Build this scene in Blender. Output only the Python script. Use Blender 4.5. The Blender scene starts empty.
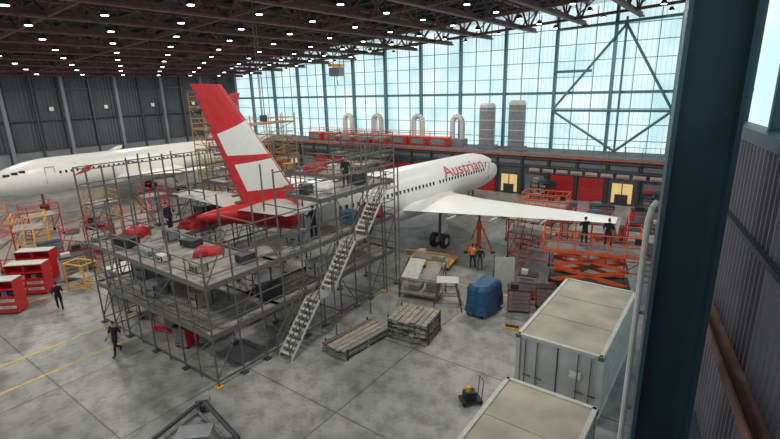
import bpy, bmesh, math, random
from mathutils import Vector, Matrix
random.seed(7)
S=bpy.context.scene
try:
    S.view_settings.view_transform='Standard'; S.view_settings.look='None'
except Exception: pass
# ------------------------------------------------ materials
def mat(name,col,rough=.6,metal=0,var=.12,scale=3,bump=0,emit=0,ecol=None):
    m=bpy.data.materials.new(name);m.use_nodes=True
    nt=m.node_tree;b=nt.nodes['Principled BSDF'];L=nt.links
    b.inputs['Roughness'].default_value=rough;b.inputs['Metallic'].default_value=metal
    tc=nt.nodes.new('ShaderNodeTexCoord');n=nt.nodes.new('ShaderNodeTexNoise')
    n.inputs['Scale'].default_value=scale;n.inputs['Detail'].default_value=4
    L.new(tc.outputs['Object'],n.inputs['Vector'])
    r=nt.nodes.new('ShaderNodeValToRGB')
    r.color_ramp.elements[0].position=.3;r.color_ramp.elements[1].position=.7
    r.color_ramp.elements[0].color=tuple(c*(1-var) for c in col)+(1,)
    r.color_ramp.elements[1].color=tuple(min(1,c*(1+var)) for c in col)+(1,)
    L.new(n.outputs['Fac'],r.inputs['Fac']);L.new(r.outputs['Color'],b.inputs['Base Color'])
    if bump:
        bp=nt.nodes.new('ShaderNodeBump');bp.inputs['Strength'].default_value=bump
        L.new(n.outputs['Fac'],bp.inputs['Height']);L.new(bp.outputs['Normal'],b.inputs['Normal'])
    if emit:
        b.inputs['Emission Color'].default_value=tuple(ecol or col)+(1,)
        b.inputs['Emission Strength'].default_value=emit
    return m
M={}
M['white']=mat('white_paint',(.80,.80,.76),.35,0,.03)
M['offw']=mat('off_white',(.55,.55,.50),.5,0,.1)
M['red']=mat('red_paint',(.58,.022,.028),.4,0,.1)
M['redt']=mat('red_tarp',(.48,.02,.025),.7,0,.3,4,.5)
M['orange']=mat('orange_paint',(.80,.12,.025),.45,0,.1)
M['yellow']=mat('yellow_paint',(.78,.40,.03),.5,0,.1)
M['ochre']=mat('weathered_yellow_paint',(.50,.26,.05),.6,0,.2)
M['liney']=mat('line_yellow',(.68,.48,.09),.6,0,.3,2)
M['steel']=mat('galvanised_steel',(.16,.145,.135),.5,.3,.3,8)
M['steeld']=mat('dark_steel',(.05,.057,.065),.5,.2,.2)
M['deck']=mat('plywood_deck',(.29,.27,.24),.75,0,.35,1.5,.1)
M['wood']=mat('timber',(.33,.28,.225),.8,0,.35,4)
M['dark']=mat('black_rubber',(.02,.022,.025),.6,0,.2)
M['grey']=mat('grey_paint',(.21,.23,.24),.5,0,.15)
M['blue']=mat('blue_tarp',(.02,.10,.21),.5,0,.4,5,.6)
M['bluel']=mat('light_blue_paint',(.08,.24,.36),.5,0,.2)
M['rust']=mat('red_oxide_steel',(.16,.082,.068),.65,.1,.3,2)
M['roof']=mat('roof_sheet',(.040,.040,.044),.8,0,.3,.7)
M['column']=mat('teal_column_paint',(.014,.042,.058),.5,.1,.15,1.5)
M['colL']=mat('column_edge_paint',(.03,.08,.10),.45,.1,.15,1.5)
M['wallc']=mat('corrugated_steel',(.13,.13,.155),.5,.3,.15,1)
M['door']=mat('hangar_door_panel',(.075,.085,.10),.6,.1,.15,.4)
M['doorl']=mat('hangar_door_light',(.18,.20,.215),.6,.1,.15,.4)
M['frame']=mat('window_frame',(.10,.20,.23),.5,.2,.1)
M['framel']=mat('window_glazing_bar',(.27,.44,.48),.5,.2,.1)
M['annex']=mat('annex_wall',(.09,.095,.10),.7,0,.3,.6)
M['cont']=mat('container_white',(.52,.53,.51),.6,0,.12,1.2)
M['contr']=mat('container_roof',(.43,.40,.32),.8,0,.25,.8,.1)
M['skin']=mat('skin',(.55,.33,.24),.6,0,.05)
M['navy']=mat('navy_cloth',(.02,.027,.045),.9,0,.2,20)
M['black']=mat('black_cloth',(.012,.012,.016),.9,0,.2,20)
M['hiviz']=mat('hiviz_cloth',(.85,.30,.05),.8,0,.1,20)
M['greyc']=mat('grey_cloth',(.12,.13,.15),.9,0,.1,20)
M['hair']=mat('brown_hair',(.03,.018,.012),.8,0,.3,40)
M['glassd']=mat('dark_glass',(.03,.035,.04),.15,0,.1)
M['lamp']=mat('lamp_glow',(1,1,.95),.5,0,0,1,0,9,(1,.97,.9))
M['warm']=mat('lit_workshop_opening',(.5,.35,.15),.5,0,.3,1,0,.55,(1,.68,.28))
# window glass: translucent profiled panes lit by daylight
def winmat():
    m=bpy.data.materials.new('daylight_panes');m.use_nodes=True
    nt=m.node_tree;b=nt.nodes['Principled BSDF'];L=nt.links
    tc=nt.nodes.new('ShaderNodeTexCoord');sx=nt.nodes.new('ShaderNodeSeparateXYZ');L.new(tc.outputs['Object'],sx.inputs[0])
    def math_(op,a,bv=None):
        n=nt.nodes.new('ShaderNodeMath');n.operation=op
        L.new(a,n.inputs[0])
        if bv is not None:n.inputs[1].default_value=bv
        return n.outputs[0]
    fr=math_('FRACT',math_('MULTIPLY',sx.outputs['X'],2.0))
    st=math_('GREATER_THAN',fr,.84)
    n=nt.nodes.new('ShaderNodeTexNoise');n.inputs['Scale'].default_value=.25;n.inputs['Detail'].default_value=3
    L.new(tc.outputs['Object'],n.inputs['Vector'])
    r=nt.nodes.new('ShaderNodeValToRGB');r.color_ramp.elements[0].position=.3;r.color_ramp.elements[1].position=.66
    r.color_ramp.elements[0].color=(.38,.60,.63,1);r.color_ramp.elements[1].color=(.68,.82,.83,1)
    L.new(n.outputs['Fac'],r.inputs['Fac'])
    mx=nt.nodes.new('ShaderNodeMixRGB');L.new(st,mx.inputs['Fac']);L.new(r.outputs['Color'],mx.inputs['Color1']);mx.inputs['Color2'].default_value=(.36,.54,.57,1)
    b.inputs['Base Color'].default_value=(.12,.15,.16,1);b.inputs['Roughness'].default_value=.4
    L.new(mx.outputs['Color'],b.inputs['Emission Color']);b.inputs['Emission Strength'].default_value=1.28
    return m
M['win']=winmat()
def floormat():
    m=bpy.data.materials.new('concrete_floor');m.use_nodes=True
    nt=m.node_tree;b=nt.nodes['Principled BSDF'];L=nt.links
    tc=nt.nodes.new('ShaderNodeTexCoord')
    n1=nt.nodes.new('ShaderNodeTexNoise');n1.inputs['Scale'].default_value=.16;n1.inputs['Detail'].default_value=9;n1.inputs['Roughness'].default_value=.65
    n2=nt.nodes.new('ShaderNodeTexNoise');n2.inputs['Scale'].default_value=1.3;n2.inputs['Detail'].default_value=9;n2.inputs['Roughness'].default_value=.72
    L.new(tc.outputs['Object'],n1.inputs['Vector']);L.new(tc.outputs['Object'],n2.inputs['Vector'])
    r1=nt.nodes.new('ShaderNodeValToRGB');e=r1.color_ramp.elements
    e[0].position=.34;e[0].color=(.21,.22,.215,1);e[1].position=.66;e[1].color=(.44,.44,.415,1)
    L.new(n1.outputs['Fac'],r1.inputs['Fac'])
    r2=nt.nodes.new('ShaderNodeValToRGB');e=r2.color_ramp.elements
    e[0].position=.36;e[0].color=(.55,.54,.52,1);e[1].position=.56;e[1].color=(1,1,1,1)
    L.new(n2.outputs['Fac'],r2.inputs['Fac'])
    mu=nt.nodes.new('ShaderNodeMixRGB');mu.blend_type='MULTIPLY';mu.inputs['Fac'].default_value=1
    L.new(r1.outputs[0],mu.inputs['Color1']);L.new(r2.outputs[0],mu.inputs['Color2'])
    br=nt.nodes.new('ShaderNodeTexBrick');br.offset=0;br.inputs['Scale'].default_value=1
    br.inputs['Brick Width'].default_value=5.5;br.inputs['Row Height'].default_value=5.5;br.inputs['Mortar Size'].default_value=.035
    br.inputs['Color1'].default_value=(1,1,1,1);br.inputs['Color2'].default_value=(.88,.88,.88,1);br.inputs['Mortar'].default_value=(.45,.45,.45,1)
    L.new(tc.outputs['Object'],br.inputs['Vector'])
    m2=nt.nodes.new('ShaderNodeMixRGB');m2.blend_type='MULTIPLY';m2.inputs['Fac'].default_value=1
    L.new(mu.outputs[0],m2.inputs['Color1']);L.new(br.outputs['Color'],m2.inputs['Color2'])
    L.new(m2.outputs[0],b.inputs['Base Color'])
    b.inputs['Roughness'].default_value=.4
    return m
M['floor']=floormat()
# ------------------------------------------------ mesh builder
class MB:
    def __init__(s): s.v=[];s.f=[];s.m=[];s.mats=[]
    def mi(s,k):
        if k not in s.mats:s.mats.append(k)
        return s.mats.index(k)
    def add(s,vs,fs,k):
        o=len(s.v);s.v+= [tuple(p) for p in vs];i=s.mi(k)
        for q in fs:s.f.append([o+a for a in q]);s.m.append(i)
    def box(s,c,d,k,rot=0,tilt=None):
        x,y,z=d[0]/2,d[1]/2,d[2]/2
        R=Matrix.Rotation(rot,3,'Z')
        if tilt: R=R@Matrix.Rotation(tilt[1],3,tilt[0])
        vs=[Vector(c)+R@Vector((a*x,b*y,e*z)) for e in(-1,1) for a,b in((-1,-1),(1,-1),(1,1),(-1,1))]
        s.add(vs,[(3,2,1,0),(4,5,6,7),(0,1,5,4),(1,2,6,5),(2,3,7,6),(3,0,4,7)],k)
    def tube(s,p,q,r,k,n=5,r2=None):
        p=Vector(p);q=Vector(q);d=q-p
        if d.length<1e-6:return
        d.normalize();a=d.orthogonal().normalized();b=d.cross(a);r2=r if r2 is None else r2
        vs=[p+(a*math.cos(t)+b*math.sin(t))*r for t in [2*math.pi*i/n for i in range(n)]]
        vs+=[q+(a*math.cos(t)+b*math.sin(t))*r2 for t in [2*math.pi*i/n for i in range(n)]]
        fs=[(i,(i+1)%n,n+(i+1)%n,n+i) for i in range(n)]+[tuple(range(n))[::-1],tuple(range(n,2*n))]
        s.add(vs,fs,k)
    def path(s,pts,r,k,n=5):
        for a,b in zip(pts,pts[1:]):s.tube(a,b,r,k,n)
    def loft(s,rings,k,cap=True):
        n=len(rings[0]);vs=[p for r in rings for p in r];fs=[]
        for j in range(len(rings)-1):
            for i in range(n):fs.append((j*n+i,j*n+(i+1)%n,(j+1)*n+(i+1)%n,(j+1)*n+i))
        if cap:fs+=[tuple(range(n))[::-1],tuple(range((len(rings)-1)*n,len(rings)*n))]
        s.add(vs,fs,k)
    def mesh(s,me,kf):
        o=len(s.v);s.v+=[tuple(v.co) for v in me.vertices]
        for p in me.polygons:
            s.f.append([o+a for a in p.vertices]);s.m.append(s.mi(kf(p.center)))
    def ball(s,c,r,k,n=10,m=7):
        rings=[]
        for j in range(m+1):
            t=math.pi*j/m;t=min(max(t,.02),math.pi-.02)
            rings.append([(c[0]+r[0]*math.sin(t)*math.cos(2*math.pi*i/n),c[1]+r[1]*math.sin(t)*math.sin(2*math.pi*i/n),c[2]-r[2]*math.cos(t)) for i in range(n)])
        s.loft(rings,k)
    def drape(s,c,w,d,h,k,seed=0):
        rings=[];n=28
        for z,q in((.0,1.05),(.35,1.0),(.7,.92),(.95,.7),(1.0,.3)):
            ring=[]
            for i in range(n):
                t=2*math.pi*i/n
                rr=1+.07*math.sin(5*t+seed+z*4)+.05*math.sin(11*t+seed*2)
                ring.append((c[0]+w/2*q*rr*max(-1,min(1,1.3*math.cos(t))),c[1]+d/2*q*rr*max(-1,min(1,1.3*math.sin(t))),c[2]+h*z*(1+.12*math.sin(3*t+seed))))
            rings.append(ring)
        s.loft(rings,k)
    def build(s,name,loc=(0,0,0),rot=0,smooth=False,parent=None):
        me=bpy.data.meshes.new(name);me.from_pydata(s.v,[],s.f);me.update()
        for k in s.mats:me.materials.append(M[k])
        me.polygons.foreach_set('material_index',s.m)
        if smooth:me.polygons.foreach_set('use_smooth',[True]*len(s.f))
        ob=bpy.data.objects.new(name,me);bpy.context.collection.objects.link(ob)
        ob.location=loc;ob.rotation_euler=(0,0,rot)
        if parent:ob.parent=parent
        return ob
def roofz(x): return 18.4+.055*(x+10)
# ------------------------------------------------ camera
f=466.0
yaw=math.radians(36.5);p=math.radians(15.6);r=math.radians(1.5)
F=Vector((-math.sin(yaw)*math.cos(p),math.cos(yaw)*math.cos(p),-math.sin(p)))
R0=Vector((math.cos(yaw),math.sin(yaw),0));U0=R0.cross(F)
R=math.cos(r)*R0-math.sin(r)*U0;U=math.cos(r)*U0+math.sin(r)*R0
cd=bpy.data.cameras.new('camera');cam=bpy.data.objects.new('camera',cd);bpy.context.collection.objects.link(cam)
cam.matrix_world=Matrix(((R.x,U.x,-F.x,0),(R.y,U.y,-F.y,0),(R.z,U.z,-F.z,12),(0,0,0,1)))
cd.lens=36*f/780;cd.sensor_width=36;cd.clip_end=400
S.camera=cam
# ------------------------------------------------ floor
b=MB();b.box((-33,22,-.1),(90,76,.2),'floor');b.build('floor')
b=MB()
for x,y0,y1 in[(-23.6,-2,9.2),(-26.2,-2,12),(-33.5,3,30),(-37,3,30),(-6.2,5,12.2)]:
    b.box((x,(y0+y1)/2,.004),(.14,y1-y0,.006),'liney')
for y,x0,x1 in[(24.5,-14,-6),(3,-37,-33.5),(26,-48,-29)]:
    b.box(((x0+x1)/2,y,.004),(x1-x0,.14,.006),'liney')
b.build('floor_marking_lines')
# ------------------------------------------------ window wall (Y=56)
b=MB();Y=56
def zt(x):return roofz(x)+1.9
b.add([(-76,Y+.05,4.2),(8,Y+.05,4.2),(8,Y+.05,zt(8)),(-76,Y+.05,zt(-76))],[(0,1,2,3)],'win')
b.build('window_1')
b=MB()
x=-71.4
cols=[]
while x<8:
    cols.append(x);x+=6
for x in cols:
    b.box((x,Y-.25,(4.2+zt(x))/2),(.3,.5,zt(x)-4.2),'frame')
    for dx in(2,4):
        b.box((x+dx,Y-.02,(4.2+zt(x))/2),(.07,.1,zt(x)-4.2),'frame')
for z in (4.3,6.0,7.7,9.4,11.1,12.8,14.5,16.2,17.9):
    x0=-76
    if z>14: x0=max(-76,(z-18.4-1.9)/.055-10+.5)
    big=abs(z-11.1)<.1
    b.box(((x0+8)/2,Y-.05,z),(8-x0,.12,.3 if big else .08),'frame' if big else 'framel')
b.build('window_frame_grid')
b=MB()
xa,xb=-17.4,-5.4;xm=(xa+xb)/2
for p1,p2 in[((xa,9.2),(xm+1,17.8)),((xm+1,17.8),(xb,9.2)),((xa,9.2),(xm+1,4.9)),((xm+1,4.9),(xb,9.2)),((xa,9.2),(xb,9.2)),((xa,17.8),(xb,18.2)),((xa,13.4),(xm-2,13.4))]:
    b.tube((p1[0],Y-.7,p1[1]),(p2[0],Y-.7,p2[1]),.15,'frame',6)
b.tube((xm+1,Y-.7,4.9),(xm+1,Y-.7,18.5),.13,'frame',6)
b.tube((xb,Y-.7,4.9),(xb,Y-.7,18.5),.2,'frame',6)
for z in(6,8,10,12,14,16,18):
    b.tube((xb,Y-.7,z),(xb+1.6,Y-.7,z),.07,'frame',5);b.tube((xb,Y-.7,z),(xb+1.6,Y-.7,z+1.9),.05,'frame',5)
b.tube((xb+1.6,Y-.7,4.9),(xb+1.6,Y-.7,18.5),.14,'frame',6)
b.build('wind_bracing_truss')
b=MB();b.box((-34,Y+.2,2.1),(84,.3,4.2),'annex');b.build('wall_back')
# annex (low workshop building along the window wall)
b=MB();Ya=51
b.box((-33,Ya+2.2,4.65),(82,4.6,.35),'annex')
b.box((-33,Ya-.1,4.72),(82,.15,.28),'grey')
b.box((-33,Ya+.3,2.2),(82,.2,4.4),'annex')
for i in range(27):
    x=-73+i*3
    b.box((x,Ya+.1,2.2),(.25,.3,4.4),'steeld')
    k=i%4
    if k in(0,3):
        b.box((x+1.5,Ya+.15,1.25),(2.5,.1,2.5),'red')
        for z in(.4,.8,1.2,1.6,2.0):b.box((x+1.5,Ya+.09,z),(2.5,.04,.04),'rust')
    elif k==1:
        b.box((x+1.5,Ya+.18,1.2),(1.9,.06,2.0),'warm');b.box((x+1.5,Ya+.12,1.2),(.08,.1,2.0),'steeld');b.box((x+1.5,Ya+.1,.6),(1.2,.3,1.0),'steeld')
    else:b.box((x+1.5,Ya+.15,1.2),(2.2,.1,2.3),'grey')
    b.box((x+1.5,Ya+.12,3.75),(2.6,.1,.45),'grey')
for i in range(10):
    x=-17.5+i*1.5
    b.box((x,Ya-.1,2.95),(1.15,.1,.4),'offw');b.box((x,Ya-.16,2.84),(1.0,.04,.09),'red')
b.box((-33,Ya-.12,4.5),(60,.1,.1),'orange')
x=-73
while x<8:
    b.tube((x,Ya,4.85),(x,Ya,5.9),.03,'steel',4);x+=1.5
for z in(5.4,5.9):b.tube((-73,Ya,z),(8,Ya,z),.03,'steel',4)
for z in(4.2,3.35):b.tube((-73,Ya-.2,z),(8,Ya-.2,z),.06,'steeld',5)
b.build('workshop_annex')
# ------------------------------------------------ left wall (hangar doors)
b=MB();X=-76
vs=[];n=150
y0,y1=-16,56
for i in range(n*2+1):
    yy=y0+(y1-y0)*i/(2*n);dx=.12 if i%2 else 0
    vs+= [(X+dx,yy,0),(X+dx,yy,18)]
b.add(vs,[(2*i,2*i+2,2*i+3,2*i+1) for i in range(2*n)],'door')
for i in range(11):
    yy=55-i*7
    b.box((X+.6,yy,8.5),(.8,.4,17),'doorl')
    b.box((X+.5,yy-3.5,11),(.4,.2,14),'steeld')
    for z in(5.2,9.2,13.2):b.box((X+.35,yy-3.5,z),(.4,6.6,.18),'steeld')
    b.box((X+.32,yy-3.5,2.6),(.3,6.3,5),'doorl')
    b.box((X+.5,yy-1.6,10.6),(.1,.5,.5),'white')
b.build('wall_left')
# ------------------------------------------------ roof
b=MB()
b.add([(-76,-16,roofz(-76)+2.6),(8,-16,roofz(8)+2.6),(8,56.3,roofz(8)+2.6),(-76,56.3,roofz(-76)+2.6)],[(0,1,2,3)],'roof')
yy=-14
while yy<56:
    b.box((-34,yy,roofz(-34)+2.42),(84,.14,.28),'steeld',tilt=('Y',-math.atan(.055)));yy+=2.4
b.build('ceiling')
b=MB()
x=-74
while x<8:
    z=roofz(x)
    b.box((x,20,z),(.46,72,.16),'rust');b.box((x,20,z+.2),(.1,72,.4),'rust')
    b.box((x,20,z+2.2),(.4,72,.3),'rust')
    yy=-16;k=0
    while yy<55.5:
        b.tube((x,yy,z+.1 if k%2 else z+2.1),(x,yy+2.4,z+2.1 if k%2 else z+.1),.12,'rust',4)
        if k%2==0:b.tube((x,yy+2.4,z),(x,yy+2.4,z+2.2),.08,'rust',4)
        yy+=2.4;k+=1
    x+=5.4
for yy in(-6,3.5,13,22.5,32,41.5,51):
    b.box((-34,yy,roofz(-34)+.1),(84,.2,.26),'rust',tilt=('Y',-math.atan(.055)))
    xx=-74
    while xx<5:
        b.tube((xx,yy,roofz(xx)),(xx+2.7,yy,roofz(xx)+2.3),.08,'rust',4);b.tube((xx+2.7,yy,roofz(xx)+2.3),(xx+5.4,yy,roofz(xx+5.4)),.08,'rust',4);xx+=5.4
b.build('roof_trusses')
b=MB();k=0
x=-71.3
while x<0:
    yy=-8+(k%2)*2.5
    while yy<55:
        z=roofz(x)-.1
        b.tube((x,yy,z+.3),(x,yy,z+2.6),.03,'steeld',4)
        b.tube((x,yy,z),(x,yy,z+.35),.30,'steeld',10,.14)
        b.tube((x,yy,z-.04),(x,yy,z),.22,'lamp',10)
        yy+=5.2
    x+=5.4;k+=1
b.build('high_bay_lamps')
for x in(-66,-48,-30,-12):
    for yy in(0,16,32,48):
        ld=bpy.data.lights.new('bay_light','AREA');ld.shape='DISK';ld.size=1.0;ld.energy=1050;ld.color=(1,.95,.88)
        o=bpy.data.objects.new('bay_light',ld);bpy.context.collection.objects.link(o);o.location=(x,yy,roofz(x)-.4)
w=bpy.data.worlds.new('world');S.world=w;w.use_nodes=True
w.node_tree.nodes['Background'].inputs[0].default_value=(.76,.92,1,1);w.node_tree.nodes['Background'].inputs[1].default_value=.62
# crane hoist
b=MB();b.box((0,0,0),(1.6,1.0,1.0),'grey');b.box((0,0,.75),(.5,2.4,.3),'yellow');b.tube((.5,0,.5),(.5,0,3),.05,'steel');b.tube((-.5,0,.5),(-.5,0,3),.05,'steel')
b.tube((0,0,-.5),(0,0,-1.2),.05,'steel');b.tube((0,0,-1.2),(.15,0,-1.5),.06,'dark');b.build('crane_hoist',(-40,44,14.2))
b=MB()
for dx in(0,.3):b.tube((dx,0,0),(dx,0,7),.025,'dark',4)
b.box((.15,0,-.2),(.5,.2,.4),'steeld');b.build('hoist_chain',(-24.9,20,10.6))
# ------------------------------------------------ right wall, column, pipe
A=math.radians(10.8)
b=MB()
vs=[];n=0;yy=-5
while yy<12.6:
    for dy,dx in((0,0),(.06,.06),(.14,.06),(.2,0)):
        vs+=[(2.45+dx,yy+dy,0),(2.45+dx,yy+dy,11)];n+=1
    yy+=.26
b.add(vs,[(2*i,2*i+2,2*i+3,2*i+1) for i in range(n-1)],'wallc')
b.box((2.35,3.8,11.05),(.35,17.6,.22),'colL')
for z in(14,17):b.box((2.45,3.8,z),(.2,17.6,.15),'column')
for yy in(0,2.5,5,7.5,10,12.4):b.box((2.45,yy,15),(.18,.12,8),'column')
b.box((2.27,3.8,7.0),(.36,17,.06),'rust');b.box((2.1,3.8,7.12),(.04,17,.2),'rust')
b.box((2.3,3.8,4.0),(.3,17,.15),'column');b.box((2.4,3.8,9.2),(.12,17,.1),'column')
wr=b.build('wall_right',rot=A)
b=MB();b.add([(2.6,-5,11),(2.6,12.6,11),(2.6,12.6,19.4),(2.6,-5,19.4)],[(0,1,2,3)],'win');b.build('window_2',rot=A)
b=MB();xc,yc=1.3,9.2
b.box((xc,yc,10),(.8,.05,20),'column')
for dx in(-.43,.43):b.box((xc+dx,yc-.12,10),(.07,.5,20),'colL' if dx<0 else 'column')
for z in(3,17):b.box((xc,yc-.14,z),(.8,.25,.03),'column')
for z in range(0,20):
    for dx in(-.3,.3):b.tube((xc+dx,yc-.04,z+.5),(xc+dx,yc-.02,z+.5),.02,'steeld',6)
b.build('steel_column',rot=A)
b=MB();b.path([(.66,8.8,0),(.66,8.8,9.7),(.70,8.83,9.95),(.78,8.88,10.05)],.05,'offw',8)
for z in(2,4,6,8,9.5):b.box((.72,8.84,z),(.14,.08,.05),'steel')
b.build('drain_pipe',rot=A)
# ------------------------------------------------ aircraft
RF=1.87
def sections():
    return [(0,.05,-.55),(.25,.42,-.52),(.8,.78,-.42),(1.6,1.12,-.28),(2.6,1.42,-.15),(4,1.7,-.05),(5.5,1.84,0),(6.5,RF,0),(23.5,RF,0),(26,1.76,.12),(28.5,1.45,.4),(31,1.02,.75),(33.2,.64,1.05),(35,.34,1.28),(36,.12,1.4)]
def fus_at(s):
    sc=sections()
    for a,c in zip(sc,sc[1:]):
        if a[0]<=s<=c[0]:
            t=(s-a[0])/(c[0]-a[0]);return a[1]+(c[1]-a[1])*t,a[2]+(c[2]-a[2])*t
    return .1,1.4
def text_mesh(body,size,sx):
    cu=bpy.data.curves.new('t','FONT');cu.body=body;cu.size=size;cu.offset=.006*size
    o=bpy.data.objects.new('t',cu);bpy.context.collection.objects.link(o)
    dg=bpy.context.evaluated_depsgraph_get();me=bpy.data.meshes.new_from_object(o.evaluated_get(dg))
    bpy.data.objects.remove(o)
    bm=bmesh.new();bm.from_mesh(me)
    z=-.3*size
    while z<size:
        bmesh.ops.bisect_plane(bm,geom=bm.verts[:]+bm.edges[:]+bm.faces[:],plane_co=(0,z,0),plane_no=(0,1,0));z+=.12
    for v in bm.verts:v.co.x*=sx
    bm.to_mesh(me);bm.free();return me
def wing(b,st,k,vert=False):
    rings=[]
    prof=[(0,0),(.04,.35),(.15,.75),(.35,1),(.6,.8),(.85,.3),(1,.02),(.85,-.12),(.6,-.4),(.35,-.6),(.15,-.5),(.04,-.28)]
    for sp,le,te,z,th in st:
        ring=[]
        for c,h in prof:
            y=le+(te-le)*c
            ring.append((h*th,y,z) if vert else (sp,y,z+h*th))
        rings.append(ring)
    b.loft(rings,k)
def aircraft(name,x0,yn,zc,sg,main=True,pitch=0,gz=0):
    e=bpy.data.objects.new(name,None);bpy.context.collection.objects.link(e);e.location=(x0,yn,zc);e.rotation_euler=(pitch,0,0)
    NS=32
    b=MB()
    ss=sorted([0,.1,.3]+[i*.5*36/37 for i in range(1,75)])
    def ring(s):
        rr,dz=fus_at(s);
        return [(rr*math.cos(2*math.pi*i/NS),-sg*s,dz+rr*math.sin(2*math.pi*i/NS)) for i in range(NS)]
    b.loft([ring(s) for s in ss if s<=30],'white')
    b.loft([ring(s) for s in ss if s>=29.7],'red' if main else 'white')
    b.loft([[ (w*math.cos(t),-sg*s,-1.2+h*math.sin(t)) for t in [2*math.pi*i/16 for i in range(16)]] for s,w,h in[(11,1.2,.8),(13,2.0,1.1),(19,2.05,1.1),(21.5,1.2,.8)]],'white')
    b.build('fuselage',smooth=True,parent=e)
    b=MB()
    for side in(-1,1):
        s=6.5
        while s<27.5:
            rr,dz=fus_at(s);zz=.42;xx=math.sqrt(max(rr*rr-(zz-dz)**2,.01))
            if not 15.2<s<15.9:
                b.box((side*(xx+.0),-sg*s,zz),(.05,.2,.28),'glassd')
            s+=.53
        for s in(5.6,28.3):
            rr,dz=fus_at(s);xx=math.sqrt(max(rr*rr-.2,.01))
            for ds in(-.42,.42):b.box((side*(xx-.02),-sg*(s+ds),.25),(.07,.035,1.7),'grey')
            b.box((side*(math.sqrt(rr*rr-.9)),-sg*s,1.05),(.1,.84,.035),'grey')
        for s,zz in((2.15,.55),(2.8,.68),(3.4,.78)):
            rr,dz=fus_at(s);xx=math.sqrt(max(rr*rr-(zz-dz)**2,.01))
            b.box((side*(xx-.05),-sg*s,zz),(.16,.5,.38),'glassd',rot=side*sg*.35)
    b.box((0,-sg*1.75,.62),(1.0,.2,.4),'glassd')
    b.build('cabin_windows',parent=e)
    b=MB()
    zb,zp=1.5,7.9
    off=0 if main else -4.6
    def le(v):return 29.2+off+ (34.0-29.2)*v
    def te(v):return 33.3+off+(35.7-33.3)*v
    wing(b,[(0,-sg*le(v),-sg*te(v),zb+(zp-zb)*v,.28*(1-.6*v)) for v in(-.05,1)],'red',True)
    if main:
        for i in range(16):
            v=.04+i*.06
            b.box((0,-sg*(te(v)+.12),zb+(zp-zb)*v),(.2,.5,.1),'rust')
    zf=lambda v:zb+(zp-zb)*v
    def pt(u,v,side):
        s=le(v)+(te(v)-le(v))*u
        pr=[(0,0),(.04,.35),(.15,.75),(.35,1),(.6,.8),(.85,.3),(1,.02)]
        h=0
        for a,c in zip(pr,pr[1:]):
            if a[0]<=u<=c[0]:h=a[1]+(c[1]-a[1])*(u-a[0])/(c[0]-a[0])
        t=.28*(1-.6*v)
        return (side*(h*t*(1 if side>0 else .6))+side*.012,-sg*s,zf(v))
    def band(vt0,vt1,vb0,vb1,u0,u1,k):
        for side in(1,-1):
            N=8;vs=[];fs=[]
            for i in range(N+1):
                t=i/N;u=u0+(u1-u0)*t
                for j in range(4):
                    q=j/3;v=(vb0+(vt0-vb0)*q)*(1-t)+(vb1+(vt1-vb1)*q)*t
                    vs.append(pt(u,v,side))
            for i in range(N):
                for j in range(3):
                    a=i*4+j;fs.append((a,a+1,a+5,a+4) if side<0 else (a,a+4,a+5,a+1))
            b.add(vs,fs,k)
    band(.72,.62,.42,.44,.02,.9,'white')
    band(.38,.36,.10,.12,.02,.85,'white')
    b.build('tail_fin',parent=e)
    b=MB()
    for sd in(-1,1):
        wing(b,[(sd*.5,-sg*(30.6+off),-sg*(34.0+off),1.45,.2),(sd*5.0,-sg*(33+off),-sg*(34.6+off),1.85,.09)],'offw')
    b.build('tailplane',parent=e)
    b=MB()
    for sd in(-1,1):
        wing(b,[(sd*1.5,-sg*12.0,-sg*20.2,-1.1,.5),(sd*5.8,-sg*14.6,-sg*20.3,-.72,.3),(sd*16.6,-sg*19.2,-sg*20.8,.25,.1)],'white')
        b.add([(sd*16.6,-sg*19.4,.3),(sd*16.6,-sg*21.1,.3),(sd*16.75,-sg*21.4,.75),(sd*16.7,-sg*20.7,.75)],[(0,1,2,3)],'white')
        b.add([(sd*16.6,-sg*19.4,.2),(sd*16.6,-sg*21.1,.2),(sd*16.8,-sg*21.3,-.3)],[(0,1,2)],'white')
        for sx in(6.2,9.3,12.6):
            b.tube((sd*sx,-sg*18,-1.05+.1*(sx-5)),(sd*sx,-sg*21.6,-.95+.1*(sx-5)),.2,'offw',8,.05)
        g=gz
        b.tube((sd*3.8,-sg*18.2,-1.2),(sd*3.8,-sg*18.3,-3.55+g),.15,'steel',8)
        b.tube((sd*3.8,-sg*17.2,-1.5),(sd*3.8,-sg*18.3,-3.1+g),.08,'steel',6)
        b.box((sd*4.15,-sg*18.2,-2.1+g/2),(.06,.9,1.5),'white')
        for wx in(-.42,.42):
            b.tube((sd*3.8+wx-.19,-sg*18.3,-3.6+g),(sd*3.8+wx+.19,-sg*18.3,-3.6+g),.56,'dark',16)
            b.tube((sd*3.8+wx-.2,-sg*18.3,-3.6+g),(sd*3.8+wx+.2,-sg*18.3,-3.6+g),.26,'offw',10)
    b.tube((0,-sg*5,-1.5),(0,-sg*5,-3.2),.12,'steel',8)
    for wx in(-.22,.22):b.tube((wx-.11,-sg*5,-3.25),(wx+.11,-sg*5,-3.25),.38,'dark',14)
    b.build('wings_and_gear',parent=e)
    b=MB()
    def place(co,s0,wd):
        yy=-sg*s0+ (co.x-wd/2)
        rr,dz=fus_at(abs(yy));th=co.y/rr
        return (( rr+.02)*math.cos(th),yy,dz+(rr+.02)*math.sin(th))
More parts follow.
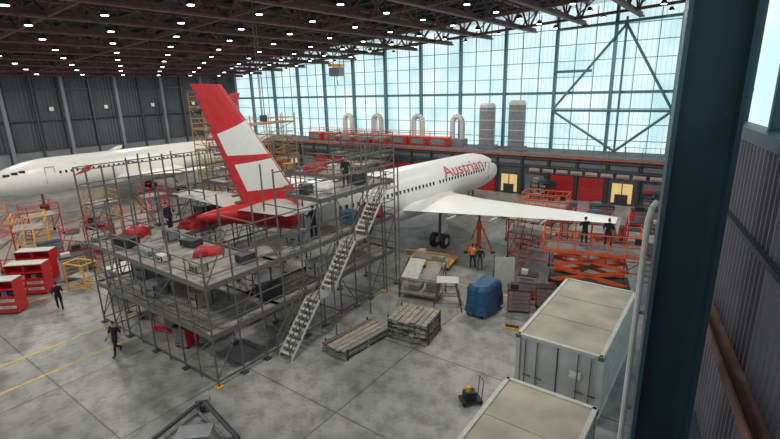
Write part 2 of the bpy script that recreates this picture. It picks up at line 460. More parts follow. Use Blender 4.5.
    if main:
        me=text_mesh('Austrian',1.55,1.45);wd=max(v.co.x for v in me.vertices)
        for v in me.vertices:
            v.co.y=v.co.y+.62;v.co=place(v.co,10.2,wd)
        b.mesh(me,lambda c:'red')
    else:
        me2=bpy.data.meshes.new('a')
        pts=[(0,0),(1.0,.25),(2.2,1.3),(1.2,.62),(.3,1.1),(.65,.42)]
        me2.from_pydata([(a*1.8,c*1.35-.2,0) for a,c in pts],[],[(0,1,5),(1,2,3),(1,3,5),(5,3,4)])
        for v in me2.vertices:v.co=place(v.co,7.4,0)
        b.mesh(me2,lambda c:'red')
    b.build('lettering',parent=e)
    return e
aircraft('airliner',-21.3,48.5,3.55,1,True,-math.radians(1.7),.08)
aircraft('airliner',-58,12.0,4.16,-1,False)
# ------------------------------------------------ tail dock scaffold
b=MB()
X0,X1,Y0,Y1=-26.8,-16.2,9.4,22.4
xs=[-26.8,-25.4,-23.9,-21.3,-18.7,-16.2];ys=[9.4+1.3*i for i in range(11)]
Z=[.35,2.3,4.5,6.7]
for i,x in enumerate(xs):
    for j,y in enumerate(ys):
        if i==3 and j>1:continue
        if i==2 and j%2:continue
        if i==4 and j%2:continue
        top=7.4+random.uniform(-.4,.4) if j<3 else 8.9+random.uniform(-.4,.4)
        if i<=1:top=8.8+random.uniform(-.3,.4)
        if i==5 and j<2:top=6.2
        b.tube((x,y,0),(x,y,top),.045,'steel',5)
        b.box((x,y,.03),(.3,.3,.05),'yellow' if i==5 and j%3==0 else 'steeld')
        for z in Z:
            if j<len(ys)-1 and i in(0,1,5):b.tube((x,y,z-.08),(x,ys[j+1],z-.08),.035,'steel',4)
            if i<len(xs)-1 and (j<1 or i not in(2,3)) and j%2==0:b.tube((x,y,z-.08),(xs[i+1],y,z-.08),.035,'steel',4)
def deck(x0,x1,y0,y1,z):
    n=max(1,round((x1-x0)/.62));w=(x1-x0)/n
    for i in range(n):b.box((x0+w*(i+.5),(y0+y1)/2,z+random.uniform(-.015,.015)),(w-.04,y1-y0,.06),'deck')
    for a,c in(((x0+x1)/2,y0),((x0+x1)/2,y1)):b.box((a,c,z+.02),(x1-x0,.05,.22),'steel')
    for a in(x0,x1):b.box((a,(y0+y1)/2,z+.02),(.05,y1-y0,.22),'steel')
    yy=y0+.6
    while yy<y1:
        b.box(((x0+x1)/2,yy,z-.12),(x1-x0,.06,.1),'steeld');yy+=1.3
for z in(2.3,4.5):
    deck(X0,X1,Y0,13,z);deck(X0,-23.9,13,Y1,z);deck(-18.7,X1,13,Y1,z)
deck(X0,-23.6,16.4,Y1,6.7);deck(-18.9,X1,16.2,Y1,6.7);deck(-23.6,-18.9,20.6,Y1,6.9)
for z in(2.3,4.5,6.7):
    y0=9.4 if z<6 else 16.2
    for h in(.5,1.05):
        b.tube((X0,y0,z+h),(X0,Y1,z+h),.033,'steel',4);b.tube((X1,y0,z+h),(X1,Y1,z+h),.033,'steel',4)
        if z<6:b.tube((X0,y0,z+h),(X1,y0,z+h),.033,'steel',4)
        for x0,x1 in((X0,-23.9),(-18.7,X1)):b.tube((x0,Y1,z+h),(x1,Y1,z+h),.033,'steel',4)
        if z>6:
            b.tube((-23.6,16.4,z+h),(-23.6,20.6,z+h),.033,'steel',4);b.tube((-18.9,16.2,z+h),(-18.9,20.6,z+h),.033,'steel',4);b.tube((X0,16.4,z+h),(-23.6,16.4,z+h),.033,'steel',4)
            b.tube((-23.6,20.6,z+h+.2),(-18.9,20.6,z+h+.2),.033,'steel',4);b.tube((-23.6,Y1,z+h+.2),(-18.9,Y1,z+h+.2),.033,'steel',4);b.tube((-18.9,16.2,z+h),(X1,16.2,z+h),.033,'steel',4)
for z in(7.7,8.6):
    for x in(X0,-25.4):b.tube((x,9.4,z),(x,Y1,z),.035,'steel',4)
    b.tube((-16.2,13.3,z),(-16.2,Y1,z),.035,'steel',4)
    for y in(9.4,12,14.6,17.2,19.8,22.4):b.tube((X0,y,z),(-25.4,y,z),.035,'steel',4)
    b.tube((X0,22.4,z),(-24,22.4,z),.035,'steel',4)
for j in range(0,10):
    for zi in range(3):
        if (j+zi)%2==0:
            a,c=(Z[zi],Z[zi+1]) if j%4<2 else (Z[zi+1],Z[zi])
            b.tube((-16.2,ys[j],a),(-16.2,ys[j+1],c),.028,'steel',4)
            b.tube((X0,ys[j],a),(X0,ys[j+1],c),.028,'steel',4)
        if zi<2 and j%3==0:b.tube((-25.4,ys[j],Z[zi]),(-25.4,ys[j+1],Z[zi+1]),.028,'steel',4)
for i in range(5):
    for zi in range(2):
        if (i+zi)%2==0:b.tube((xs[i],9.4,Z[zi]),(xs[i+1],9.4,Z[zi+1]),.028,'steel',4)
for x in(-24.6,-22.6,-20,-17.5):
    b.tube((x,9.4,0),(x,9.4,5.6),.03,'steel',4)
b.build('tail_dock_scaffold')
# stairs
b=MB()
def flight(b,x,w,y0,z0,y1,z1,k='steel'):
    n=max(2,int((z1-z0)/.22))
    for sx in(-w/2,w/2):
        b.tube((x+sx,y0,z0),(x+sx,y1,z1),.06,'offw',4)
        for h in(.5,1.0):b.tube((x+sx,y0,z0+h),(x+sx,y1,z1+h),.03,k,4)
        for t in(0,.33,.66,1):b.tube((x+sx,y0+(y1-y0)*t,z0+(z1-z0)*t),(x+sx,y0+(y1-y0)*t,z0+(z1-z0)*t+1),.03,k,4)
    for i in range(1,n+1):
        t=i/n;b.box((x,y0+(y1-y0)*t,z0+(z1-z0)*t),(w,.2,.04),'offw')
flight(b,-15.5,.85,12.4,0,14.5,2.3);b.box((-15.5,14.95,2.3),(.95,.95,.06),'deck')
flight(b,-15.5,.85,15.4,2.3,17.3,4.5);b.box((-15.5,17.75,4.5),(.95,.95,.06),'deck')
flight(b,-15.5,.85,18.2,4.5,20.1,6.7);b.box((-15.5,20.6,6.7),(.95,1.1,.06),'deck')
for y,t in((14.95,3.4),(17.75,5.6),(20.6,7.8)):
    for sx in(-.5,.5):b.tube((-15.5+sx,y+.5,0),(-15.5+sx,y+.5,t),.045,'steel',5)
b.build('dock_staircase')
def cover(x,y,z,w,d,h,k,seed):
    b=MB();b.drape((0,0,0),w,d,h,k,seed);b.build('red_dust_cover' if k=='redt' else 'draped_cover',(x,y,z),seed,smooth=False)
for i,a in enumerate([(-24.9,14.6,4.55,1.4,1.8,.6,'redt'),(-19.9,12.0,4.55,1.3,.9,.3,'redt'),(-25.2,18.2,6.75,1.3,1.8,.4,'redt'),(-17.6,18.0,6.75,1.2,1.2,.4,'offw'),(-22.8,10.5,4.55,1.6,.9,.3,'grey'),(-25.9,11.4,4.55,1.0,1.3,.5,'redt'),(-17.3,21.5,4.55,1.2,1.2,.8,'redt'),(-22,21.5,6.95,1.5,.9,.5,'redt'),(-17.4,13.9,4.55,1.2,1.6,.25,'deck')]):cover(*a,i*.7+.2)
def tower(name,x,y,nx,ny,h,k='ochre'):
    b=MB();L=2.2
    for i in range(nx+1):
        for j in range(ny+1):
            b.tube((i*L,j*L,0),(i*L,j*L,h),.06,k,4)
    z=2
    while z<=h:
        for j in range(ny+1):b.tube((0,j*L,z),(nx*L,j*L,z),.05,k,4)
        for i in range(nx+1):b.tube((i*L,0,z),(i*L,ny*L,z),.05,k,4)
        b.box((nx*L/2,ny*L/2,z-.1),(nx*L,ny*L,.08),'deck')
        b.tube((nx*L,0,z-2),(nx*L,ny*L,z),.05,k,4);b.tube((0,0,z),(nx*L,0,z-2),.05,k,4)
        for h2 in(.5,1):
            if z+h2<=h:
                for i in range(nx+1):b.tube((i*L,0,z+h2),(i*L,ny*L,z+h2),.04,k,4)
                for j in(0,ny):b.tube((0,j*L,z+h2),(nx*L,j*L,z+h2),.04,k,4)
        z+=2.2
    b.build(name,(x,y,0))
tower('yellow_access_tower',-46,27.8,1,1,12.4)
tower('yellow_access_tower',-46,33.5,1,3,9.6)
tower('grey_scaffold_tower',-43,45,4,1,7,'steel')
tower('grey_scaffold_tower',-34,38,1,2,6,'steel')
# ------------------------------------------------ roof-top plant on annex
for x,h in((-20.6,5.6),(-24.3,5.3)):
    b=MB();rr=.85
    def rg(q,z):return [(rr*q*1.1*max(-1,min(1,1.25*math.cos(t))),.6*q*math.sin(t),z) for t in [2*math.pi*i/16 for i in range(16)]]
    b.loft([rg(1,0),rg(1,h-.5)],'grey')
    b.loft([rg(1,h-.5),rg(.97,h-.2),rg(.8,h)],'offw')
    for k in range(1,5):b.loft([rg(1.04,k*1.1),rg(1.04,k*1.1+.08)],'offw')
    b.box((0,0,.2),(2.2,1.5,.4),'grey');b.build('ventilation_stack',(x,53,4.83))
for x in(-29,-35,-42,-47.5):
    b=MB();pts=[(-.7,0,0)]+[(-.7*math.cos(t),0,2.9+.7*math.sin(t)) for t in[math.pi*i/8 for i in range(9)]]+[(.7,0,0)]
    b.path(pts,.36,'offw',8);b.box((0,0,.4),(2.4,1.2,.8),'grey');b.build('arched_air_duct',(x,54.3,4.83))
b=MB()
x=-52
while x<-28:
    b.box((x,0,.55),(2.6,1.2,1.1),'red');b.box((x,-.62,.6),(1.9,.06,.7),'grey');b.box((x,0,1.15),(2.7,1.3,.1),'orange')
    b.tube((x-1.2,-.5,1.2),(x-1.2,-.5,1.9),.05,'orange');b.tube((x-1.2,-.5,1.9),(x+1.9,-.5,1.9),.05,'orange');x+=3.1
b.build('red_plant_units',(0,52.1,4.83))
# ------------------------------------------------ containers
def container(x0,x1,y0,y1,h=2.6):
    b=MB();w=x1-x0;l=y1-y0
    b.box((w/2,l/2,h/2),(w-.12,l-.12,h-.1),'cont')
    for x in(.05,w-.05):
        for y in(.05,l-.05):
            b.box((x,y,h/2),(.16,.16,h),'offw')
            for z in(.08,h-.06):b.box((x,y,z),(.2,.2,.16),'steel')
        b.box((x,l/2,h-.04),(.14,l,.14),'offw');b.box((x,l/2,.08),(.14,l,.16),'cont')
        y=.3
        while y<l-.2:b.box((x+(.02 if x<1 else -.02),y,h/2),(.08,.12,h-.3),'cont');y+=.3
    for y in(.05,l-.05):b.box((w/2,y,h-.04),(w,.14,.14),'offw');b.box((w/2,y,.08),(w,.14,.16),'cont')
    b.box((w/2,l/2,h-.02),(w-.2,l-.2,.03),'contr')
    for i in range(1,3):b.box((w/2,l*i/3,h+.0),(w-.2,.05,.03),'contr')
    b.box((w/2,.03,h/2),(.03,.05,h-.3),'steeld')
    for x in(.35,.8,w-.8,w-.35):
        b.tube((x,-.03,.2),(x,-.03,h-.15),.025,'steel',5);b.box((x+.1,-.05,1.1),(.3,.03,.05),'steel')
    b.box((w*.72,-.01,1.75),(.4,.03,.3),'white')
    b.build('shipping_container',(x0,y0,0))
container(-5.75,-2.65,15.9,22.4,2.75)
container(-5.05,-2.2,7.0,13.2)
# ------------------------------------------------ scissor lift
def scissor(name,x,y,rot,deckz,L=4.6,W=2.0,k='orange'):
    b=MB()
    b.box((0,0,.55),(L*.9,W*.8,.35),k);b.box((0,0,.8),(L*.92,W*.82,.1),'dark')
    for sx in(-1,1):
        for sy in(-1,1):
            b.tube((sx*L*.33,sy*(W/2-.25),.38),(sx*L*.33,sy*(W/2+.02),.38),.38,'dark',14)
            b.tube((sx*L*.33,sy*(W/2-.1),.38),(sx*L*.33,sy*(W/2+.04),.38),.18,'offw',10)
    n=2;z0=.85;z1=deckz-.12;hh=(z1-z0)/n
    for sy in(-W*.33,W*.33):
        for i in range(n):
            for s in(-1,1):
                a=Vector((-s*L*.42,sy,z0+i*hh));c=Vector((s*L*.42,sy,z0+(i+1)*hh));d=c-a
                b.box((a+c)/2,(d.length,.1,.2),k,tilt=('Y',-math.atan2(d.z,d.x)) )
    for i in range(n+1):
        for s in(-1,1):b.tube((s*L*.42,-W*.36,z0+i*hh),(s*L*.42,W*.36,z0+i*hh),.06,'steeld')
    b.tube((-L*.2,0,z0),(L*.1,0,z0+hh*1.2),.1,'steel',8)
    b.box((0,0,deckz-.05),(L*1.1,W,.14),k)
    b.box((0,0,deckz+.03),(L*1.08,W*.96,.03),'grey')
    a=L*.55;c=W/2
    for h in(.15,.55,1.1):
        b.path([(-a,-c,deckz+h),(a,-c,deckz+h),(a,c,deckz+h),(-a,c,deckz+h),(-a,-c,deckz+h)],.035,k,5)
    for i in range(7):
        xx=-a+2*a*i/6
        for yy in(-c,c):b.tube((xx,yy,deckz),(xx,yy,deckz+1.1),.035,k,5)
    b.box((a-.3,-c+.1,deckz+.9),(.4,.25,.35),'dark')
    b.build(name,(x,y,0),rot)
scissor('scissor_lift',-5.9,27.6,.25,2.8,4.8,2.2)
scissor('scissor_lift',-12.6,40,.1,1.9,3.4,1.8)
def stand(name,x,y,rot,w,l,z,k='red'):
    b=MB()
    for sx in(-w/2,w/2):
        for sy in(-l/2,l/2):
            b.tube((sx,sy,.12),(sx,sy,z+1.1),.045,k,5);b.tube((sx-.06,sy,.12),(sx+.06,sy,.12),.12,'dark',8)
        b.tube((sx,-l/2,.3),(sx,l/2,z),.035,k,4);b.tube((sx,-l/2,.3),(sx,l/2,.3),.04,k,4)
        for h in(.55,1.1):b.tube((sx,-l/2,z+h),(sx,l/2,z+h),.035,k,4)
    for sy in(-l/2,l/2):
        b.tube((-w/2,sy,.3),(w/2,sy,.3),.04,k,4);b.tube((-w/2,sy,.3),(w/2,sy,z),.035,k,4)
    for h in(.55,1.1):b.tube((-w/2,l/2,z+h),(w/2,l/2,z+h),.035,k,4)
    b.box((0,0,z),(w,l,.1),'deck')
    n=int(z/.28)
    for sx in(-.3,.3):b.tube((sx,-l/2-z*.6,0),(sx,-l/2,z),.04,k,4);b.tube((sx,-l/2-z*.6,.9),(sx,-l/2,z+1),.03,k,4)
    for i in range(1,n):
        t=i/n;b.box((0,-l/2-z*.6*(1-t),z*t),(.6,.2,.03),'steel')
    b.build(name,(x,y,0),rot)
stand('wing_access_platform',-10.6,31.8,0,3.0,2.6,2.0)
stand('wing_access_platform',-7.3,33.5,.1,2.6,2.2,2.2)
stand('wing_access_platform',-12.6,35.5,.1,2.6,2.2,1.8,'orange')
stand('wing_access_platform',-3.6,32.5,.2,2.4,2.2,2.4)
for i,(x,y,rt,k) in enumerate([(-49.5,14,0,'red'),(-50,19.5,0,'ochre'),(-48.5,24,1.57,'red'),(-40,29,0,'red'),(-41,18.3,1.2,'orange'),(-53,11,.3,'orange'),(-45.5,12,1.2,'yellow'),(-44.5,26,.2,'steel'),(-38.5,13.5,.4,'red'),(-42.5,8.5,.9,'red')]):
    stand('wheeled_work_stand',x,y,rt,2.2,2.4,1.9,k)
def jack(x,y,h,k='yellow'):
    b=MB()
    b.tube((0,0,.25),(0,0,h*.72),.17,k,10);b.tube((0,0,h*.7),(0,0,h),.09,'steel',10);b.tube((0,0,h-.1),(0,0,h),.14,'steel',10)
    for a in(0,2.094,4.188):
        c,s_=math.cos(a),math.sin(a)
        b.tube((c*1.15,s_*1.15,.08),(c*.12,s_*.12,h*.65),.06,k,6);b.tube((c*1.15,s_*1.15,.1),(0,0,.3),.05,k,6)
        b.tube((c*1.15,s_*1.15,0),(c*1.15,s_*1.15,.1),.18,'dark',10)
    b.build('aircraft_jack',(x,y,0))
jack(-14.6,31,3.2,'orange');jack(-28,31,3.2);jack(-21.3,42.5,2.0)
b=MB();b.box((0,0,.28),(3.2,2.2,.16),'yellow');b.box((0,0,.38),(2.9,1.9,.04),'wood')
for x in(-1.4,1.4):
    for y in(-.9,.9):b.tube((x,y,0),(x,y,.25),.1,'dark',8)
b.box((-.9,.2,.6),(.5,.8,.4),'offw');b.box((.6,-.3,.55),(.9,.4,.3),'wood');b.tube((-1.6,-1.1,.3),(-1.6,-1.1,1.2),.04,'yellow');b.tube((1.6,-1.1,.3),(1.6,-1.1,1.2),.04,'yellow');b.tube((-1.6,-1.1,1.2),(1.6,-1.1,1.2),.04,'yellow')
b.build('gear_service_platform',(-16.2,26.8,0),.2)
# ------------------------------------------------ floor equipment
def toolchest(x,y,rot,k='red',w=1.1,d=.6,h=1.1,name='tool_chest'):
    b=MB();b.box((0,0,h/2+.12),(w,d,h),k);b.box((0,0,h+.14),(w+.06,d+.06,.05),'dark')
    for i in range(5):b.box((0,-d/2-.01,.25+i*h*.19),(w*.9,.03,h*.15),'grey' if k!='grey' else 'offw');b.tube((-w*.3,-d/2-.05,.3+i*h*.19),(w*.3,-d/2-.05,.3+i*h*.19),.015,'steel',4)
    for sx in(-w*.4,w*.4):
        for sy in(-d*.4,d*.4):b.tube((sx-.03,sy,.08),(sx+.03,sy,.08),.08,'dark',8)
    b.tube((w/2+.08,-d*.4,h),(w/2+.08,d*.4,h),.02,'steel')
    if random.random()<.6:b.box((-w*.2,0,h+.28),(w*.35,d*.5,.24),random.choice(['offw','bluel','dark','wood']))
    b.build(name,(x,y,0),rot)
toolchest(-8.4,23.1,.4,'red',1.2,.8,1.2);toolchest(-7.3,24.3,.4,'red');toolchest(-8.6,25.0,.2,'offw',1,.7,1.3)
toolchest(-20.6,10.6,.3,'red',.8,.8,1.0)
# large red tool cabinets at the left edge: open shelves above drawers
def cabinet(x,y,rot):
    b=MB();b.box((0,0,.55),(2.2,.9,.9),'red');b.box((0,.38,1.5),(2.2,.08,1.1),'red')
    for sx in(-1.08,0,1.08):b.box((sx,0,1.5),(.06,.85,1.1),'red')
    for z in(1.05,1.5,2.05):b.box((0,0,z),(2.2,.88,.05),'offw' if z>2 else 'red')
    for i in range(4):
        for sx in(-.55,.55):b.box((sx,-.46,.25+i*.2),(.95,.03,.16),'offw' if i%2 else 'red');b.tube((sx-.3,-.5,.28+i*.2),(sx+.3,-.5,.28+i*.2),.015,'steel',4)
    for sx in(-.8,-.3,.4,.8):b.box((sx,0,1.2),(.3,.5,.25),random.choice(['grey','offw','dark','bluel']))
    for sx in(-.9,.9):
        for sy in(-.35,.35):b.tube((sx-.05,sy,.1),(sx+.05,sy,.1),.1,'dark',8)
    b.build('red_tool_cabinet',(x,y,0),rot)
cabinet(-33.2,6.6,.75);cabinet(-35.0,8.6,.75);cabinet(-37.6,9.9,.75)
for i,(x,y) in enumerate([(-36.8,12.4),(-35.4,11.2)]):toolchest(x,y,1.2+.2*i,'red' if i%2==0 else 'offw',1.5,.9,1.5)
for x,y,k in[(-40.4,15,'grey'),(-43,16.5,'red'),(-38.0,17,'offw'),(-44,22,'grey'),(-36,22,'red'),(-33,13.8,'grey'),(-31.5,24,'offw'),(-36,27,'grey'),(-39,33,'red'),(-34,34,'offw'),(-42,12,'bluel'),(-40,24,'dark'),(-38,20,'grey'),(-30.8,18,'steeld'),(-33,20.5,'grey'),(-46.5,17,'steeld'),(-40,11,'grey'),(-43.5,14.3,'offw'),(-31.0,15.3,'red'),(-34,17,'bluel'),(-37,30,'red'),(-41.5,26.5,'grey')]:toolchest(x,y,random.random()*3,k,1.5,.8,1.1)
b=MB()
for sx in(-.6,.6):b.tube((sx,0,0),(sx,.2,2.1),.04,'steel');b.tube((sx,.9,0),(sx,.2,2.1),.03,'steel')
b.box((0,.08,1.2),(1.2,.05,1.6),'offw',tilt=('X',-.1));b.build('display_easel_board',(-10.2,25.4,0),.5)
b=MB();rings=[]
for z,q in((.18,1.0),(.6,.97),(1.1,.93),(1.55,.9),(1.75,.75)):
    rings.append([((.62+.05*math.sin(7*t+z*3))*q*max(-1,min(1,1.35*math.cos(t))),(1.1+.07*math.sin(9*t))*q*max(-1,min(1,1.35*math.sin(t))),z+.05*math.sin(5*t)) for t in[2*math.pi*i/36 for i in range(36)]])
b.loft(rings,'blue')
for x in(-.45,.45):
    for y in(-.9,.9):b.tube((x-.05,y,.1),(x+.05,y,.1),.1,'dark',8)
b.build('blue_covered_trolley',(-9.95,22.0,0),-.1,smooth=False)
def pallet_stack(name,x,y,rot,w,l,layers,seed):
    random.seed(seed);b=MB()
    for yy in(-l/2+.15,0,l/2-.15):b.box((0,yy,.07),(w,.12,.14),'wood')
    z=.17;n=int(w/.28)
    for q in range(layers):
        if q%3==2:
            for yy in(-l/2+.2,0,l/2-.2):b.box((0,yy,z),(w,.1,.06),'wood')
        else:
            for i in range(n):b.box((-w/2+.14+i*w/n,random.uniform(-.07,.07),z),(w/n-.04,l+random.uniform(-.15,.15),.06),random.choice(['wood','deck','steel','grey','wood']),rot=random.uniform(-.02,.02))
        z+=.085
    for sx in(-w/2-.04,w/2+.04):
        for sy in(-l/2+.2,l/2-.2):b.box((sx,sy,z/2),(.06,.06,z+.1),'steeld')
    b.build(name,(x,y,0),rot)
pallet_stack('scaffold_plank_stack',-13.6,15.5,-.12,1.5,3.2,4,1)
pallet_stack('panel_pallet',-11.8,17.8,.15,2.1,1.9,11,3)
random.seed(21)
b=MB()
for x in(-1.2,1.2):
    for y in(-.8,.8):b.tube((x,y,0),(x,y,1.2 if y<0 else 2.0),.04,'steel')
    b.tube((x,-.8,1.2),(x,.8,2.0),.04,'steel');b.tube((x,-.8,.3),(x,.8,.3),.04,'steel');b.tube((x,-.8,.3),(x,.8,1.9),.03,'steel')
for y,z in((-.8,1.2),(.8,2),(-.8,.3),(.8,.3)):b.tube((-1.2,y,z),(1.2,y,z),.04,'steel')
b.box((-.55,0,1.64),(1.0,1.6,.04),'offw',tilt=('X',.46));b.box((.6,0,1.64),(.9,1.5,.04),'deck',tilt=('X',.46));b.box((0,0,.35),(2.3,1.5,.04),'wood')
b.box((-.4,0,.55),(.7,.8,.35),'grey');b.box((.6,.1,.6),(.6,.7,.45),'wood')
b.build('panel_rack',(-13.9,21.9,0),.2)
b=MB()
for x in(-.8,.8):
    for y in(-.5,.5):b.tube((x,y,0),(x*.5,y*.5,1.7),.04,'steel')
b.box((0,0,1.7),(1.2,.9,.06),'offw')
for z in(.5,1.1):b.path([(-.8+.25*z,-.5,z),(.8-.25*z,-.5,z),(.8-.25*z,.5,z),(-.8+.25*z,.5,z),(-.8+.25*z,-.5,z)],.03,'steel')
b.build('trestle_table',(-11.8,21.2,0),.5)
b=MB();b.box((0,0,.15),(.55,.8,.06),'dark')
for x in(-.25,.25):
    for y in(-.33,.33):b.tube((x-.03,y,.08),(x+.03,y,.08),.08,'dark',8)
b.box((0,.05,.34),(.35,.45,.32),'dark');b.tube((0,.1,.5),(0,.1,.72),.1,'yellow',10);b.tube((-.2,-.38,.15),(-.2,-.45,1.0),.02,'steel');b.tube((.2,-.38,.15),(.2,-.45,1.0),.02,'steel');b.tube((-.2,-.45,1.0),(.2,-.45,1.0),.02,'steel')
b.build('pump_trolley',(-7.0,14.5,0),2.4)
b=MB();b.box((0,0,.04),(.9,.35,.08),'yellow');b.box((0,0,.1),(.7,.2,.05),'dark');b.tube((.45,0,.05),(.7,0,.05),.03,'steel');b.build('wheel_chock',(-7.9,21.0,0),.2)
b=MB()
b.path([(-1.6,-.9,.5),(-.2,1.5,.5),(1.6,-.9,.5)],.09,'steeld',6);b.path([(-1.2,-.9,.5),(-.2,.8,.5),(1.2,-.9,.5)],.06,'steel',6)
b.tube((-1.6,-.9,.5),(1.6,-.9,.5),.08,'steeld',6);b.box((-.2,1.5,.35),(.5,.3,.5),'grey');b.box((0,-.4,.55),(1.2,.7,.1),'grey')
for x,y in((-1.6,-.9),(1.6,-.9),(-.2,1.5)):b.tube((x-.1,y,.2),(x+.1,y,.2),.2,'dark',12);b.tube((x,y,.2),(x,y,.5),.05,'steel')
b.build('engine_cradle_dolly',(-14.2,7.2,0),.75)
b=MB();b.box((0,0,1.0),(2.4,1.6,1.7),'grey');b.box((0,0,1.88),(2.5,1.7,.08),'offw')
for x in(-1.15,-.4,.4,1.15):b.box((x,-.82,1.0),(.08,.05,1.7),'steel')
for x in(-1,1):
    for y in(-.6,.6):b.tube((x-.06,y,.12),(x+.06,y,.12),.12,'dark',8)
b.build('wheeled_equipment_case',(-29.0,12.0,0),.1)
b=MB()
for x in(-.8,.8):
    b.path([(x,-.5,0),(x,-.5,1.8),(x,.5,1.8),(x,.5,0)],.05,'yellow',5)
for y in(-.5,.5):b.tube((-.8,y,1.8),(.8,y,1.8),.05,'yellow',5);b.tube((-.8,y,.3),(.8,y,.3),.05,'yellow',5)
b.box((0,0,.9),(1.5,.9,.05),'wood');b.build('yellow_frame_trolley',(-32.9,10.8,0),.3)
b=MB();b.box((0,0,.06),(1.6,1.2,.08),'red');b.box((.2,0,.2),(.8,.7,.2),'grey');b.tube((-.7,-.5,.1),(-.7,-.5,.9),.04,'red');b.tube((-.7,.5,.1),(-.7,.5,.9),.04,'red');b.tube((-.7,-.5,.9),(-.7,.5,.9),.04,'red')
b.build('red_push_cart',(-23.0,11.2,0),.4)
for i,x in enumerate([-30,-26.5,-15.8,-5.0]):
    b=MB()
    for sx in(-1.2,1.2):
        for sy in(-.4,.4):b.tube((sx,sy,0),(sx,sy,2.0),.05,'steeld',4)
    for z in(.2,.9,1.5,2.0):
        b.box((0,0,z),(2.5,.85,.05),'steeld')
        if z<2.1:
            for q in range(3):
                hh=random.uniform(.2,.4);b.box((-.8+q*.8,0,z+.03+hh/2),(.6,.6,hh),random.choice(['offw','red','steeld','wood','grey','dark','annex']))
    b.build('storage_shelf',(x,48.8+random.uniform(-.5,.5),0),random.uniform(-.05,.05))
for x,y,k in[(-12,44,'red'),(-8.5,42,'orange'),(-5.5,45,'red'),(-15,46,'steeld'),(-3.5,41,'grey'),(-7,38.5,'red'),(-3.6,36.5,'offw'),(-26,40,'grey'),(-30,36,'red'),(-10,38,'grey'),(-5,39.5,'steeld'),(-16,41,'grey'),(-9,45,'steeld')]:toolchest(x,y,random.uniform(-.4,.4),k,2,1.0,1.1,'equipment_cabinet')
def crate(name,x,y,z,w,d,h,k,rot=0):
    b=MB();b.box((0,0,h/2+.04),(w,d,h),k)
    for sx in(-w/2,w/2):
        for sy in(-d/2,d/2):b.box((sx,sy,h/2+.04),(.05,.05,h+.04),'steeld')
    b.box((0,0,h+.05),(w+.03,d+.03,.03),k);b.box((0,-d/2-.02,h*.6),(w*.4,.04,.06),'dark')
    b.build(name,(x,y,z),rot)
for x,y,z,w,d,h,k in[(-24.6,10.3,4.55,1.1,.7,.4,'dark'),(-23.6,12.2,4.55,.6,.6,.5,'grey'),(-18.2,10.4,4.55,.8,.5,.3,'wood'),(-20.8,10.2,4.55,.6,.4,.25,'offw'),(-21.7,12.2,4.55,.9,.6,.3,'steeld'),(-17.3,12.2,4.55,.5,.7,.35,'steeld'),(-17.4,15.6,4.55,.7,1.1,.5,'grey'),(-17.3,20.4,6.75,.6,.8,.6,'steeld'),(-25.9,20.8,6.75,.9,.9,.6,'grey'),(-26.0,16,4.55,.8,1.3,.8,'steeld'),(-17.5,19.6,4.55,.7,.7,.7,'bluel'),(-22.5,10.4,2.35,1.0,.8,.6,'grey'),(-19.5,11,2.35,.8,.8,.7,'wood'),(-17.4,13.4,2.35,.7,1,.6,'steeld'),(-25.4,11.5,2.35,1.2,1,.8,'grey'),(-17.4,17,2.35,.8,1.4,.8,'offw'),(-24.4,21.5,6.75,.5,.8,.5,'ochre'),(-20.2,21.5,6.95,.6,.6,.5,'offw'),(-18.0,16.9,6.75,.5,.5,.5,'steeld')]:crate('equipment_case',x,y,z,w,d,h,k,random.uniform(-.3,.3))
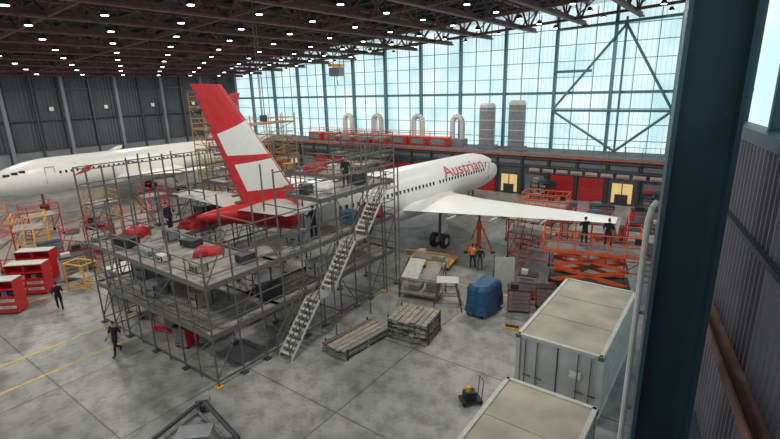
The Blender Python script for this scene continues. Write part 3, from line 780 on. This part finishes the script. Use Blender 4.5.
# ------------------------------------------------ people
def person(x,y,z,head,pose='stand',shirt='navy',pants='navy',hair='hair'):
    J={'pel':(0,0,.96),'sp':(0,.005,1.12),'ch':(0,0,1.33),'nk':(0,.0,1.49),'hd':(0,.015,1.57)}
    if pose=='walk':
        P={'L':[(-.19,0,1.43),(-.25,-.12,1.16),(-.25,.02,.93)],'R':[(.19,0,1.43),(.25,.08,1.15),(.24,.26,.98)]}
        G={'L':[(-.1,0,.92),(-.1,.2,.52),(-.1,.26,.1),(-.1,.45,.06)],'R':[(.1,0,.92),(.1,.02,.49),(.1,-.32,.2),(.1,-.2,.05)]}
    elif pose=='reach':
        P={'L':[(-.19,0,1.43),(-.26,.12,1.2),(-.2,.38,1.2)],'R':[(.19,0,1.43),(.26,.15,1.25),(.16,.4,1.32)]}
        G={'L':[(-.1,0,.92),(-.13,.04,.5),(-.14,0,.09),(-.16,.2,.05)],'R':[(.1,0,.92),(.13,.02,.5),(.14,-.05,.09),(.16,.15,.05)]}
    else:
        P={'L':[(-.19,0,1.43),(-.27,-.03,1.14),(-.25,.1,.9)],'R':[(.19,0,1.43),(.28,-.04,1.14),(.25,.06,.89)]}
        G={'L':[(-.1,0,.92),(-.12,.03,.5),(-.13,-.02,.09),(-.15,.18,.05)],'R':[(.1,0,.92),(.14,.08,.5),(.17,.1,.09),(.2,.29,.05)]}
    V=[];E=[];Rr=[];seg=[]
    def av(c,r,par=None,tag=None):
        V.append(c);Rr.append(r);i=len(V)-1
        if par is not None:E.append((par,i));seg.append((Vector(V[par]),Vector(c),tag))
        return i
    pel=av(J['pel'],(.155,.115));sp=av(J['sp'],(.14,.105),pel,'shirt');ch=av(J['ch'],(.165,.115),sp,'shirt');nk=av(J['nk'],(.06,.06),ch,'shirt');av(J['hd'],(.055,.055),nk,'skin')
    for sd in'LR':
        a=P[sd];s1=av(a[0],(.075,.075),ch,'shirt');e1=av(a[1],(.052,.052),s1,'shirt');w1=av(a[2],(.032,.034),e1,'shirt' if shirt!='black' else 'skin')
        g=G[sd];h=av(g[0],(.1,.1),pel,'pants');k=av(g[1],(.068,.07),h,'pants');an=av(g[2],(.05,.055),k,'pants');av(g[3],(.045,.038),an,'shoe')
    me=bpy.data.meshes.new('p');me.from_pydata(V,E,[]);ob=bpy.data.objects.new('p',me);bpy.context.collection.objects.link(ob)
    ob.modifiers.new('s','SKIN');
    for i,rr in enumerate(Rr):
        d=me.skin_vertices[0].data[i];d.radius=rr;d.use_root=(i==0)
    m2=ob.modifiers.new('u','SUBSURF');m2.levels=1;m2.render_levels=1
    dg=bpy.context.evaluated_depsgraph_get();dg.update();ev=bpy.data.meshes.new_from_object(ob.evaluated_get(dg));bpy.data.objects.remove(ob)
    def kf(c):
        best=9;t='shirt'
        for a,q,tg in seg:
            d=q-a;u=max(0,min(1,(c-a).dot(d)/d.length_squared));dd=(a+d*u-c).length
            if dd<best:best=dd;t=tg
        if t=='shirt' and c.z<.99 and abs(c.x)<.19 :t='pants'
        return {'shirt':shirt,'pants':pants,'skin':'skin','shoe':'dark'}[t]
    b=MB();b.mesh(ev,kf)
    hc=(0,.03,1.655)
    b.ball(hc,(.073,.092,.115),'skin',14,10);b.ball((0,.012,1.685),(.081,.095,.098),hair,14,8)
    b.tube((0,.11,1.665),(0,.145,1.64),.012,'skin',5,.016)
    for sx in(-1,1):
        b.ball((sx*.03,.108,1.668),(.012,.01,.008),'dark',6,4);b.ball((sx*.077,.02,1.65),(.012,.022,.032),'skin',6,4)
    b.box((0,.116,1.605),(.045,.01,.01),'red')
    for sd,sx in(('L',-1),('R',1)):
        w1=Vector(P[sd][2]);d=(w1-Vector(P[sd][1])).normalized();side=d.cross(Vector((sx,0,0))).normalized();
        q=w1+d*.1;b.loft([[tuple(c+side*.04*k1*s_+Vector((sx,0,0))*.015*k2) for k1,k2 in((-1,-1),(1,-1),(1,1),(-1,1))] for c,s_ in((w1,.7),(w1+d*.05,1),(q,1))],'skin')
        for fi,(o,l) in enumerate(((-.03,.065),(-.01,.08),(.011,.075),(.031,.058))):
            a=q+side*o;m_=a+d*l*.55;t_=m_+(d*.7-Vector((sx,0,0))*.5).normalized()*l*.45
            b.tube(a,m_,.009,'skin',5,.0085);b.tube(m_,t_,.0085,'skin',5,.006)
        a=w1+d*.03+side*.035;m_=a+(d*.6+side*.8).normalized()*.04;b.tube(a,m_,.011,'skin',5,.01);b.tube(m_,m_+d*.035,.01,'skin',5,.007)
    b.build('technician',(x,y,z),head,smooth=True)
person(-30.6,8.6,0,-math.radians(-75),'walk','black','black')
person(-22.6,8.2,0,math.radians(200),'walk','black','black')
person(-13.35,27.4,0,math.radians(10),'stand','hiviz','navy')
person(-12.7,27.2,0,math.radians(30),'stand','navy','greyc')
person(-6.3,27.6,2.85,math.radians(40),'reach','black','navy')
person(-5.1,27.9,2.85,math.radians(-10),'stand','black','navy')
person(-17.3,16.6,4.53,math.radians(90),'reach','navy','navy')
person(-25.0,12.9,4.53,math.radians(-60),'stand','navy','navy')
person(-24.4,19.6,6.73,math.radians(-60),'reach','navy','navy')
person(-17.2,19.2,6.73,math.radians(60),'stand','black','navy')
